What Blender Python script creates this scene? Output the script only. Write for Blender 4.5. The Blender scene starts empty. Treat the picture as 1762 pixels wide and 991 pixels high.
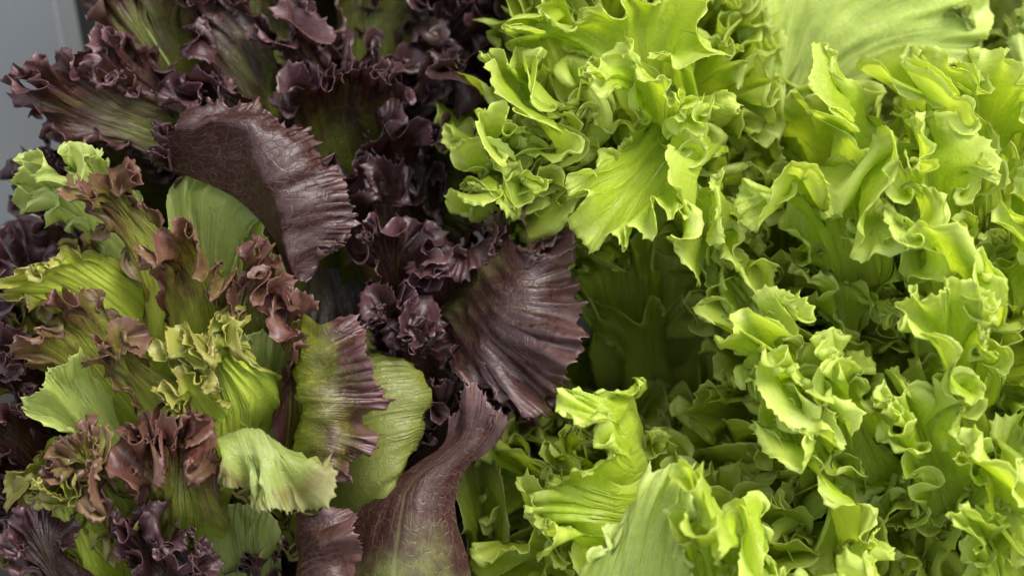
import bpy, math, random
import numpy as np
from mathutils import Vector, Matrix
R = math.radians
scene = bpy.context.scene
COL = scene.collection

# ---------------------------------------------------------------- camera, sky, sun, exposure
PITCH = R(40); FOC = 62.0; DIST = 0.76            # metres from the lens to the middle of the heap
ORIGIN = np.array([0, 0, 0.17])
FWD = np.array([0, math.cos(PITCH), -math.sin(PITCH)])
UPV = np.array([0, math.sin(PITCH), math.cos(PITCH)])
RGT = np.array([1.0, 0, 0])
CAM = ORIGIN - FWD * DIST
W0, H0 = 1762.0, 991.0
def at(px, py, d):
    """a point seen at (px, py) of the photograph, d cm nearer than the middle of the heap"""
    s = 36.0 / FOC / W0
    ray = FWD + RGT * ((px - W0 / 2) * s) - UPV * ((py - H0 / 2) * s)
    return CAM + ray * (DIST - d * 0.01)
cam_d = bpy.data.cameras.new('camera'); cam = bpy.data.objects.new('camera', cam_d); COL.objects.link(cam)
cam.location = CAM
cam.rotation_euler = (math.pi / 2 - PITCH, 0, 0)
cam_d.lens = FOC; cam_d.sensor_width = 36; cam_d.clip_start = 0.02; cam_d.clip_end = 200
cam_d.dof.use_dof = True; cam_d.dof.focus_distance = DIST - 0.012; cam_d.dof.aperture_fstop = 5.6
scene.camera = cam

SUN_EL, SUN_AZ = R(64), R(90)                     # azimuth from +Y (behind the heap) towards +X
world = bpy.data.worlds.new('World'); scene.world = world; world.use_nodes = True
nt = world.node_tree; nt.nodes.clear()
sky = nt.nodes.new('ShaderNodeTexSky'); sky.sky_type = 'NISHITA'; sky.sun_disc = False
sky.sun_elevation = SUN_EL; sky.sun_rotation = SUN_AZ; sky.dust_density = 3.0; sky.air_density = 1.0
bg = nt.nodes.new('ShaderNodeBackground'); bg.inputs['Strength'].default_value = 0.15
wo = nt.nodes.new('ShaderNodeOutputWorld')
hs = nt.nodes.new('ShaderNodeHueSaturation'); hs.inputs['Saturation'].default_value = .3
nt.links.new(sky.outputs[0], hs.inputs['Color']); nt.links.new(hs.outputs[0], bg.inputs[0]); nt.links.new(bg.outputs[0], wo.inputs[0])
sun_d = bpy.data.lights.new('sun', 'SUN'); sun_d.energy = 1.35; sun_d.angle = R(45); sun_d.color = (1, .95, .86)
sun = bpy.data.objects.new('sun', sun_d); COL.objects.link(sun)
sdir = Vector((math.sin(SUN_AZ) * math.cos(SUN_EL), math.cos(SUN_AZ) * math.cos(SUN_EL), math.sin(SUN_EL)))
sun.rotation_euler = sdir.to_track_quat('Z', 'Y').to_euler()
sun.location = (0.5, 0.5, 2)
vs = scene.view_settings; vs.view_transform = 'Standard'; vs.look = 'None'; vs.gamma = 1; vs.use_curve_mapping = False
vs.exposure = 1.52
scene.cycles.max_bounces = 8; scene.cycles.diffuse_bounces = 5; scene.cycles.transmission_bounces = 6
scene.cycles.use_denoising = True

# ---------------------------------------------------------------- materials
def node(nt, t, **kw):
    n = nt.nodes.new(t)
    for k, v in kw.items():
        if k in ('operation', 'data_type', 'blend_type', 'feature', 'distance', 'attribute_type', 'attribute_name', 'interpolation_type', 'noise_dimensions', 'voronoi_dimensions', 'clamp'):
            setattr(n, k, v)
        else:
            n.inputs[k].default_value = v
    return n
class NT:
    def __init__(s, mat):
        mat.use_nodes = True; s.t = mat.node_tree; s.t.nodes.clear()
    def n(s, typ, **kw): return node(s.t, typ, **kw)
    def l(s, a, b): s.t.links.new(a, b)
    def put(s, x, sock):
        if hasattr(x, 'is_output'): s.l(x, sock)
        else: sock.default_value = x
    def m(s, op, a, b=0.0, c=0.0):
        n = s.t.nodes.new('ShaderNodeMath'); n.operation = op
        s.put(a, n.inputs[0]); s.put(b, n.inputs[1]); s.put(c, n.inputs[2]); return n.outputs[0]
    def ss(s, x, lo, hi, a=0.0, b=1.0):
        n = s.t.nodes.new('ShaderNodeMapRange'); n.interpolation_type = 'SMOOTHSTEP'
        s.put(x, n.inputs['Value']); s.put(lo, n.inputs['From Min']); s.put(hi, n.inputs['From Max'])
        s.put(a, n.inputs['To Min']); s.put(b, n.inputs['To Max']); return n.outputs[0]
    def mix(s, f, a, b):
        n = s.t.nodes.new('ShaderNodeMix'); n.data_type = 'RGBA'
        s.put(f, n.inputs[0]); s.put(a, n.inputs[6]); s.put(b, n.inputs[7]); return n.outputs[2]
def c4(c): return (c[0], c[1], c[2], 1)

def leaf_material(name, inner, outer, red, red2, vein, edge, back, trans=.4, tcol=(1, 1, .5), rough=.38, redback=.5, edge_amt=.7, vein_amt=.5, blister=.5, soft=.2):
    """inner/outer green from base to margin; red pigment from the leaf's own red_from outwards; pale veins and rim; paler underside"""
    mat = bpy.data.materials.new(name); T = NT(mat)
    co = T.n('ShaderNodeAttribute', attribute_type='GEOMETRY', attribute_name='leafco')
    cm = T.n('ShaderNodeAttribute', attribute_type='GEOMETRY', attribute_name='leafcm')
    rf = T.n('ShaderNodeAttribute', attribute_type='OBJECT', attribute_name='red_from').outputs['Fac']
    tone = T.n('ShaderNodeAttribute', attribute_type='OBJECT', attribute_name='tone').outputs['Fac']
    sp = T.n('ShaderNodeSeparateXYZ'); T.l(co.outputs['Vector'], sp.inputs[0])
    u, v = sp.outputs[0], sp.outputs[1]
    cmv = cm.outputs['Vector']
    # warp
    nw = T.n('ShaderNodeTexNoise', Scale=.9, Detail=3.0); T.l(cmv, nw.inputs['Vector'])
    wv = T.n('ShaderNodeVectorMath', operation='MULTIPLY_ADD'); T.l(nw.outputs['Color'], wv.inputs[0]); wv.inputs[1].default_value = (.9, .9, 0); T.l(cmv, wv.inputs[2])
    va = T.n('ShaderNodeAttribute', attribute_type='GEOMETRY', attribute_name='leafvein').outputs['Fac']
    st2 = T.n('ShaderNodeVectorMath', operation='MULTIPLY'); T.l(wv.outputs[0], st2.inputs[0]); st2.inputs[1].default_value = (1, .75, 1)
    v2 = T.n('ShaderNodeTexVoronoi', feature='DISTANCE_TO_EDGE', Scale=2.6); T.l(st2.outputs[0], v2.inputs['Vector'])
    ve1 = T.ss(va, 0.05, .9)
    ve2 = T.ss(v2.outputs['Distance'], 0.0, .06, .45, 0)
    veins = T.m('MULTIPLY', T.m('MAXIMUM', ve1, ve2), T.ss(v, .85, 1, 1, .25))
    # pigments
    nz = T.n('ShaderNodeTexNoise', Scale=.55, Detail=5.0, Roughness=.6); T.l(cmv, nz.inputs['Vector'])
    nf = T.n('ShaderNodeTexNoise', Scale=5.0, Detail=4.0, Roughness=.65); T.l(cmv, nf.inputs['Vector'])
    g = T.mix(T.ss(T.m('MULTIPLY_ADD', nz.outputs['Fac'], .5, T.m('SUBTRACT', v, .25)), .1, .85), c4(inner), c4(outer))
    reach = T.m('ADD', T.m('MULTIPLY_ADD', nz.outputs['Fac'], .8, T.m('MULTIPLY', nf.outputs['Fac'], .3)), T.m('SUBTRACT', v, .55))
    rm = T.ss(T.m('SUBTRACT', reach, rf), -soft - .02, soft)
    rm = T.m('MULTIPLY', rm, T.m('MULTIPLY_ADD', veins, -.45, 1))
    rcol = T.mix(T.ss(nf.outputs['Fac'], .35, .65), c4(red), c4(red2))
    col = T.mix(rm, g, rcol)
    col = T.mix(T.m('MULTIPLY', T.m('MULTIPLY', veins, vein_amt), T.m('MULTIPLY_ADD', rm, -.9, 1)), col, T.mix(T.m('MULTIPLY', rm, .7), c4(vein), rcol))
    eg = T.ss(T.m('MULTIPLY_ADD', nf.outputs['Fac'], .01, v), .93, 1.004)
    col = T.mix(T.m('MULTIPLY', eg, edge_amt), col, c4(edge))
    # small bruises and browned specks
    col = T.mix(T.m('MULTIPLY', T.ss(nf.outputs['Fac'], .70, .76), .3), col, c4((.22, .15, .04)))
    # small scatter of tone, times the leaf's set tone, which paints shade on some
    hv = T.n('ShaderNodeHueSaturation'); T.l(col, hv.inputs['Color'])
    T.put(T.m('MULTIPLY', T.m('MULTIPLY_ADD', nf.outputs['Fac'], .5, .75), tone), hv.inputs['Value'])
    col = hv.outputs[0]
    geo = T.n('ShaderNodeNewGeometry')
    col = T.mix(T.m('MULTIPLY', geo.outputs['Backfacing'], redback), col, T.mix(T.m('MULTIPLY', rm, .75), c4(back), col))
    # relief: blisters between the veins, fine grain
    v3 = T.n('ShaderNodeTexVoronoi', feature='SMOOTH_F1', Scale=1.5, Smoothness=.6); T.l(st2.outputs[0], v3.inputs['Vector'])
    hgt = T.m('ADD', T.m('MULTIPLY', v3.outputs['Distance'], -.8 * blister), T.m('MULTIPLY', veins, -.22))
    hgt = T.m('ADD', hgt, T.m('MULTIPLY', nf.outputs['Fac'], .22))
    bp = T.n('ShaderNodeBump', Strength=.7, Distance=.0018); T.l(hgt, bp.inputs['Height'])
    p = T.n('ShaderNodeBsdfPrincipled', Roughness=rough); T.l(col, p.inputs['Base Color']); T.l(bp.outputs[0], p.inputs['Normal'])
    T.put(T.ss(nf.outputs['Fac'], .3, .7, rough - .06, rough + .12), p.inputs['Roughness'])
    tr = T.n('ShaderNodeBsdfTranslucent'); T.l(bp.outputs[0], tr.inputs['Normal'])
    tc = T.n('ShaderNodeMix', data_type='RGBA', blend_type='MULTIPLY'); tc.inputs[0].default_value = 1; T.l(col, tc.inputs[6]); tc.inputs[7].default_value = c4(tcol)
    T.l(tc.outputs[2], tr.inputs['Color'])
    mx = T.n('ShaderNodeMixShader'); mx.inputs[0].default_value = trans
    T.l(p.outputs[0], mx.inputs[1]); T.l(tr.outputs[0], mx.inputs[2])
    out = T.n('ShaderNodeOutputMaterial'); T.l(mx.outputs[0], out.inputs['Surface'])
    return mat
MAT = {}
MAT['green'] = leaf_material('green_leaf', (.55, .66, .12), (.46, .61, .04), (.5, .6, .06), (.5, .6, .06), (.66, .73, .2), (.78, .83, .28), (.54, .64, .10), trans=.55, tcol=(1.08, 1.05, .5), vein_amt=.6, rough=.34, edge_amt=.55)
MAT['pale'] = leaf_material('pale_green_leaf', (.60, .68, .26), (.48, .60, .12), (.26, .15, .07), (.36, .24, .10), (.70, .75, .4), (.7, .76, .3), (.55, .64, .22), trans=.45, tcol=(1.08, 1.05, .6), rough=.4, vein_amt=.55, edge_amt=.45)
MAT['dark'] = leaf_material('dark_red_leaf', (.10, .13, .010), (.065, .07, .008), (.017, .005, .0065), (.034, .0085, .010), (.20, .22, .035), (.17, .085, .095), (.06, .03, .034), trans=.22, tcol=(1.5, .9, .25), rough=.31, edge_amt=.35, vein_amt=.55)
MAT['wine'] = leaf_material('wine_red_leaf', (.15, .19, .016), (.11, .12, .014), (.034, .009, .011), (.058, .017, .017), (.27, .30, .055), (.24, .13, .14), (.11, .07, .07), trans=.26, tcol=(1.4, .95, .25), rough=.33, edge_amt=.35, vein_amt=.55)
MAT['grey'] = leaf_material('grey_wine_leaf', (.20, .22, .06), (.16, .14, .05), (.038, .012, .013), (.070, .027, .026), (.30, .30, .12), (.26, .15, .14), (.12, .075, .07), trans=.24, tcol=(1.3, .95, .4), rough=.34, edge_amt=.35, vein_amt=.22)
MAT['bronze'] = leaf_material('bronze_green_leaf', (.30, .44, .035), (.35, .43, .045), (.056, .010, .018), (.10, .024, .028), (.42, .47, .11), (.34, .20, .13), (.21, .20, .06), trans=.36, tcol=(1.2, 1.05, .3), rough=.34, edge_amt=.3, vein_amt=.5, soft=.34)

def rib_material():
    mat = bpy.data.materials.new('pale_rib'); T = NT(mat)
    tc = T.n('ShaderNodeTexCoord'); nz = T.n('ShaderNodeTexNoise', Scale=300.0, Detail=4.0); T.l(tc.outputs['Object'], nz.inputs['Vector'])
    p = T.n('ShaderNodeBsdfPrincipled', Roughness=.4); T.l(T.mix(nz.outputs['Fac'], c4((.42, .52, .14)), c4((.54, .62, .24))), p.inputs['Base Color'])
    tr = T.n('ShaderNodeBsdfTranslucent', Color=c4((.5, .6, .15))); mx = T.n('ShaderNodeMixShader'); mx.inputs[0].default_value = .3
    T.l(p.outputs[0], mx.inputs[1]); T.l(tr.outputs[0], mx.inputs[2])
    o = T.n('ShaderNodeOutputMaterial'); T.l(mx.outputs[0], o.inputs['Surface']); return mat
MAT['rib'] = rib_material()
# ---------------------------------------------------------------- leaves grown as thin sheets
def catmull(pts, n):
    pts = np.asarray(pts, float)
    if len(pts) == 1: return np.repeat(pts, n, 0)
    if len(pts) == 2:
        t = np.linspace(0, 1, n)[:, None]; return pts[0] * (1 - t) + pts[1] * t
    P = np.vstack([2 * pts[0] - pts[1], pts, 2 * pts[-1] - pts[-2]])
    out = []
    for i in range(len(pts) - 1):
        t = np.linspace(0, 1, 24, endpoint=False)[:, None]
        a, b, c, d = P[i], P[i + 1], P[i + 2], P[i + 3]
        out.append(.5 * (2 * b + (c - a) * t + (2 * a - 5 * b + 4 * c - d) * t ** 2 + (3 * b - a - 3 * c + d) * t ** 3))
    out.append(pts[-1:]); out = np.vstack(out)
    s = np.r_[0, np.cumsum(np.linalg.norm(np.diff(out, axis=0), axis=1))]
    q = np.linspace(0, s[-1], n)
    return np.stack([np.interp(q, s, out[:, k]) for k in range(3)], 1)
def vparam(n, p=1.5): 
    t = np.linspace(0, 1, n); return 1 - (1 - t) ** p
def loft(rows, nu, nv):
    Rw = np.stack([catmull(r, nu) for r in rows])                      # k,nu,3
    k = len(rows)
    d = np.r_[0, np.cumsum([max(1e-4, np.median(np.linalg.norm(Rw[i + 1] - Rw[i], axis=1))) for i in range(k - 1)])]
    d /= d[-1]; v = vparam(nv)
    if k == 2: return Rw[0][:, None] * (1 - v)[None, :, None] + Rw[1][:, None] * v[None, :, None]
    # cubic hermite across the rows, chordal tangents
    m = np.zeros_like(Rw)
    for i in range(1, k - 1): m[i] = (Rw[i + 1] - Rw[i - 1]) / (d[i + 1] - d[i - 1])
    m[0] = (Rw[1] - Rw[0]) / (d[1] - d[0]) * 1.5 - m[1] * .5; m[-1] = (Rw[-1] - Rw[-2]) / (d[-1] - d[-2]) * 1.5 - m[-2] * .5
    out = np.zeros((nu, nv, 3))
    for j, vv in enumerate(v):
        i = min(k - 2, max(0, np.searchsorted(d, vv, side='right') - 1)); h = d[i + 1] - d[i]; t = (vv - d[i]) / h
        out[:, j] = (2 * t**3 - 3 * t**2 + 1) * Rw[i] + (t**3 - 2 * t**2 + t) * h * m[i] + (-2 * t**3 + 3 * t**2) * Rw[i + 1] + (t**3 - t**2) * h * m[i + 1]
    return out
def unit(a): return a / np.maximum(np.linalg.norm(a, axis=-1, keepdims=True), 1e-9)
def normals(x):
    return unit(np.cross(np.gradient(x, axis=-3), np.gradient(x, axis=-2)))
def sm(x, a, b):
    t = np.clip((x - a) / (b - a), 0, 1); return t * t * (3 - 2 * t)
def noise1(rng, n, waves):
    """smooth 1-D noise with about so many bumps along it"""
    k = max(4, int(waves * 2) + 4); return np.interp(np.linspace(0, k - 1, n), np.arange(k), rng.normal(size=k))
def smooth1(a, r):
    for _ in range(r): a = np.r_[a[:1], (a[:-2] + 2 * a[1:-1] + a[2:]) / 4, a[-1:]]
    return a

LEAVES = []
def leaf(head, mat, rows, grow=2.0, zone=.4, wave=2.0, teeth=(.45, .10), red=9.0, tone=1.0, bow=0.0, roll=0.0, hold=.02, curl=.8, lean=.3, crinkle=1.0, veins=1.0, stiff=.05, shoulder=.22, fine=True, width=1.6, label=None, seed=None, root=True, rib=False):
    vr = random.Random(len(LEAVES) * 7 + 1); wave *= math.exp(vr.gauss(0, .2)); zone *= math.exp(vr.gauss(0, .12)); curl *= math.exp(vr.gauss(0, .15)); lean += vr.uniform(-.25, .25)
    LEAVES.append(dict(head=head, mat=mat, rows=rows, grow=grow, zone=zone, wave=wave, teeth=teeth, red=red, tone=tone, bow=bow, roll=roll, hold=hold, width=width, curl=curl, lean=lean, crinkle=crinkle, veins=veins, stiff=stiff, shoulder=shoulder, fine=fine, label=label, seed=len(LEAVES) if seed is None else seed, root=root, rib=rib))

def base_shape(L, nu, nv, roots, flat=False):
    rows = [[at(*p) for p in r] if not isinstance(r[0], (int, float)) else [at(*r)] for r in L['rows']]
    first = np.array(rows[0])
    chord = unit(np.array(rows[1][-1]) - np.array(rows[1][0]))
    if len(first) == 1:
        w = L['width'] * .005
        rows[0] = [first[0] - chord * w, first[0], first[0] + chord * w]
    if L['root']:
        b = np.mean(rows[0], axis=0); rt = roots[L['head']]
        q = b + (rt - b) * .55; w = L['width'] * .004
        rows = [[q - chord * w, q, q + chord * w]] + rows
    x = loft(rows, nu, nv)
    if L['shoulder']:
        fine = loft(rows, nu, 4 * nv); vf, vv = vparam(4 * nv), vparam(nv)
        cut = 1 - L['shoulder'] * np.abs(np.linspace(-1, 1, nu)) ** 5
        for i in range(nu):
            q = np.interp(vv * cut[i], vf, np.arange(4 * nv)); j = np.minimum(q.astype(int), 4 * nv - 2); f = (q - j)[:, None]
            x[i] = fine[i, j] * (1 - f) + fine[i, j + 1] * f
    n = normals(x)
    if np.sum(n[:, nv // 3:].mean((0, 1)) * (CAM - x.mean((0, 1)))) < 0: n = -n; L['flip'] = True
    else: L['flip'] = False
    v = vparam(nv)
    if L['bow']: x = x + n * (L['bow'] * .01 * np.sin(np.pi * np.clip(v, 0, 1)) ** 1)[None, :, None]
    if L['curl'] and not flat:
        rng = np.random.default_rng(500 + L['seed']); ml = np.linalg.norm(np.diff(x[:, -1], axis=0), axis=1).sum() * 100
        cu = L['curl'] * (smooth1(noise1(rng, 1025, ml / L['wave'] * 1.0), 4)[::1024 // (nu - 1)] * 1.1 + L['lean']) if (nu - 1) in (64, 128, 256) else np.zeros(nu)
        cu = cu * (1 - .8 * np.abs(np.linspace(-1, 1, nu)) ** 5)
        dv = np.diff(x, axis=1); seg = np.linalg.norm(dv, axis=-1)
        vm = (v[1:] + v[:-1]) / 2; th = cu[:, None] * sm(vm, 1 - L['zone'] * 1.4, 1)[None]
        nm = (n[:, 1:] + n[:, :-1]) / 2; d0 = unit(dv); nm = unit(nm - d0 * (nm * d0).sum(-1, keepdims=True))
        step = (d0 * np.cos(th)[..., None] + nm * np.sin(th)[..., None]) * seg[..., None]
        x = np.concatenate([x[:, :1], x[:, :1] + np.cumsum(step, 1)], 1)
    if L['roll']: x = x + n * (L['roll'] * .01 * sm(v, .6, 1) ** 1.5)[None, :, None]
    return x

def up_u(x):
    """twice as fine along the margin"""
    a = x
    xm1 = np.concatenate([2 * a[:, :1] - a[:, 1:2], a[:, :-1]], 1); xp1 = a[:, 1:]; xp2 = np.concatenate([a[:, 2:], 2 * a[:, -1:] - a[:, -2:-1]], 1)
    mid = (-xm1[:, :-1] + 9 * a[:, :-1] + 9 * xp1 - xp2) / 16
    out = np.empty((a.shape[0], 2 * a.shape[1] - 1) + a.shape[2:], a.dtype); out[:, ::2] = a; out[:, 1::2] = mid
    return out
def up_v(x, nv):
    n0 = x.shape[2]; pos = np.linspace(0, n0 - 1, nv); i = np.minimum(pos.astype(int), n0 - 2); f = (pos - i)[None, None, :, None].astype(x.dtype)
    im = np.maximum(i - 1, 0); ip = np.minimum(i + 2, n0 - 1)
    a, b, c, d = x[:, :, im], x[:, :, i], x[:, :, i + 1], x[:, :, ip]
    return .5 * (2 * b + (c - a) * f + (2 * a - 5 * b + 4 * c - d) * f ** 2 + (3 * b - a - 3 * c + d) * f ** 3)

def relax(x, xr, x0, g, hold, iters, bend, ramp):
    f4 = np.float32
    def ln(a): return np.sqrt((a * a).sum(-1))
    du, dv = xr[:, 1:] - xr[:, :-1], xr[:, :, 1:] - xr[:, :, :-1]
    lu, lv = ln(du), ln(dv)
    cs = (du[:, :, :-1] * dv[:, :-1]).sum(-1) / np.maximum(lu[:, :, :-1] * lv[:, :-1], 1e-12)
    gu = (g[:, 1:] + g[:, :-1]) / 2
    vel = np.zeros_like(x); acc = np.zeros_like(x)
    ho = hold[..., None]
    for it in range(iters):
        k = min(1, (it + 1) / max(1, ramp))
        Lu = lu * (1 + (gu - 1) * k)
        A, B = (Lu[:, :, :-1] + Lu[:, :, 1:]) / 2, (lv[:, :-1] + lv[:, 1:]) / 2
        if it < ramp or it == 0:
            s2 = A * A + B * B; c2 = 2 * A * B * cs
            D1, D2 = np.sqrt(np.maximum(s2 + c2, 1e-14)), np.sqrt(np.maximum(s2 - c2, 1e-14))
        acc[:] = 0
        d = x[:, 1:] - x[:, :-1]; l = ln(d); d *= (.5 * (1 - Lu / np.maximum(l, 1e-7)))[..., None]; acc[:, :-1] += d; acc[:, 1:] -= d
        d = x[:, :, 1:] - x[:, :, :-1]; l = ln(d); d *= (.5 * (1 - lv / np.maximum(l, 1e-7)))[..., None]; acc[:, :, :-1] += d; acc[:, :, 1:] -= d
        d = x[:, 1:, 1:] - x[:, :-1, :-1]; l = ln(d); d *= (.35 * (1 - D1 / np.maximum(l, 1e-7)))[..., None]; acc[:, :-1, :-1] += d; acc[:, 1:, 1:] -= d
        d = x[:, 1:, :-1] - x[:, :-1, 1:]; l = ln(d); d *= (.35 * (1 - D2 / np.maximum(l, 1e-7)))[..., None]; acc[:, :-1, 1:] += d; acc[:, 1:, :-1] -= d
        acc *= .42
        if bend:
            acc[:, 1:-1] += bend * (.5 * (x[:, :-2] + x[:, 2:]) - x[:, 1:-1])
            acc[:, :, 1:-1] += bend * (.5 * (x[:, :, :-2] + x[:, :, 2:]) - x[:, :, 1:-1])
        acc += ho * (x0 - x)
        if it % 3 == 0:
            e = x0 - x; w = max(2, e.shape[1] // 5)
            cum = np.concatenate([np.zeros_like(e[:, :1]), np.cumsum(e, 1)], 1); ii = np.arange(e.shape[1])
            lo, hi = np.maximum(0, ii - w), np.minimum(e.shape[1], ii + w + 1)
            acc += KEEP * (cum[:, hi] - cum[:, lo]) / (hi - lo)[None, :, None, None]
        vel *= .82; vel += acc
        x = x + vel
    return x

KEEP = .004
LEVELS = [(65, 13, 130, .045), (129, 21, 90, .02), (257, 33, 50, .008)]
def grow_leaves(roots):
    n = len(LEAVES); x = None
    for lv, (nu, nv, iters, bend) in enumerate(LEVELS):
        v = vparam(nv)
        x0 = np.empty((n, nu, nv, 3), np.float32); xr = np.empty_like(x0); g = np.empty((n, nu, nv), np.float32); hold = np.empty((n, nu, nv), np.float32)
        nse = np.zeros((n, nu, nv), np.float32)
        for i, L in enumerate(LEAVES):
            b = base_shape(L, nu, nv, roots, True); xr[i] = b; x0[i] = base_shape(L, nu, nv, roots)
            rng = np.random.default_rng(100 + L['seed'])
            mlen = np.linalg.norm(np.diff(b[:, -1], axis=0), axis=1).sum() * 100
            gl = 1 + .35 * smooth1(noise1(rng, 1025, mlen / 6), 4)[::1024 // (nu - 1)]
            z = (np.exp(-(1 - v) / (L['zone'] * .33)) - math.exp(-3.03 / 1)) .clip(0) / (1 - math.exp(-3.03))
            g[i] = 1 + np.maximum(0, L['grow'] - 1) * (np.clip(gl, .4, 1.7) * (1 - .85 * np.abs(np.linspace(-1, 1, nu)) ** 7))[:, None] * z[None]
            hold[i] = (L['hold'] * .05 * (.5 if lv else 1) + (1 - sm(v, L['stiff'], max(1 - L['zone'], L['stiff'] + .12))) * .4)[None]
            # seed ripples of the wanted wavelength, a second finer family right at the margin
            nw = mlen / L['wave']
            def ripple(count, wob, am):
                ph = np.cumsum(np.exp(wob * smooth1(noise1(rng, 1025, count * .7), 3))); ph *= count * 2 * np.pi / ph[-1]
                am = np.exp(am * smooth1(noise1(rng, 1025, count * .5), 3))
                return (np.sin(ph + rng.uniform(0, 6)) * am)[::1024 // (nu - 1)]
            r0, r1, r2 = ripple(nw, .5, .4), ripple(nw * 2.6, .5, .5), ripple(nw * 6, .5, .5)
            zb = sm(v, 1 - L['zone'] * 1.3, 1) 
            w = L['wave'] * .01
            if lv == 0: nse[i] = (r0 * .30 * w)[:, None] * zb[None]
            elif lv == 1: nse[i] = (r1 * .10 * w)[:, None] * (z ** 1.3)[None]
            else: nse[i] = (r2 * .025 * w)[:, None] * (z ** 3)[None]
        if x is None: x = x0.copy()
        else: x = up_v(up_u(x), nv).astype(np.float32)
        x = x + normals(x).astype(np.float32) * nse[..., None]
        x = relax(x, xr, x0, g, hold, iters, bend, 60 if lv == 0 else 1)
    return x

def noise2(rng, a, b):
    g = rng.normal(size=(int(a.max() - a.min()) + 4, int(b.max() - b.min()) + 4)); a = a - a.min() + 1; b = b - b.min() + 1
    i, j = a.astype(int), b.astype(int); f, h = a - i, b - j; f = f * f * (3 - 2 * f); h = h * h * (3 - 2 * h)
    return (g[i, j] * (1 - f) + g[i + 1, j] * f) * (1 - h) + (g[i, j + 1] * (1 - f) + g[i + 1, j + 1] * f) * h
def vein_field(rng, u, v, wcm):
    """midrib, side veins and their forks as a 0..1 field over the sheet"""
    out = np.zeros((len(u), len(v)))
    U = u[:, None] + (noise2(rng, np.repeat(u[:, None] * 14, len(v), 1), np.repeat(v[None] * 7, len(u), 0)) * .018 + noise2(rng, np.repeat(u[:, None] * 40, len(v), 1), np.repeat(v[None] * 18, len(u), 0)) * .006) * v[None]
    def line(uc, v0, r0, r1, amp=1.0):
        t = np.clip((v - v0) / (1 - v0), 0, 1); r = r0 + (r1 - r0) * t
        d = np.abs(U - uc[None]) * wcm[None]
        np.maximum(out, np.clip(1.25 - d / r[None], 0, 1) * amp * (v >= v0)[None] * (1 - .6 * t ** 3)[None], out=out)
    wob = lambda k: smooth1(noise1(rng, len(v), k), 2) * .008
    line(.5 + wob(3) * v, 0, .22, .05)
    K = rng.integers(4, 6)
    for k in range(K):
        for side in (-1, 1):
            v0 = .02 + .62 * (k + rng.uniform(.1, .9)) / K; reach = .47 * (1 - .85 * v0 / .66) * rng.uniform(.85, 1.05)
            t = np.clip((v - v0) / (1 - v0), 0, 1); uc = .5 + side * reach * t ** .75 + wob(5) * t
            line(uc, v0, .075, .028, .8)
            for q in range(2):
                v1 = v0 + (1 - v0) * rng.uniform(.12, .75); t2 = np.clip((v - v1) / (1 - v1), 0, 1); s2 = rng.choice((-1, 1))
                u1 = np.interp(v1, v, uc); line(uc * 0 + u1 + (uc - u1) * .75 * (v > v1) + s2 * rng.uniform(.025, .075) * t2 ** .7, v1, .045, .02, .5)
    return out
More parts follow.
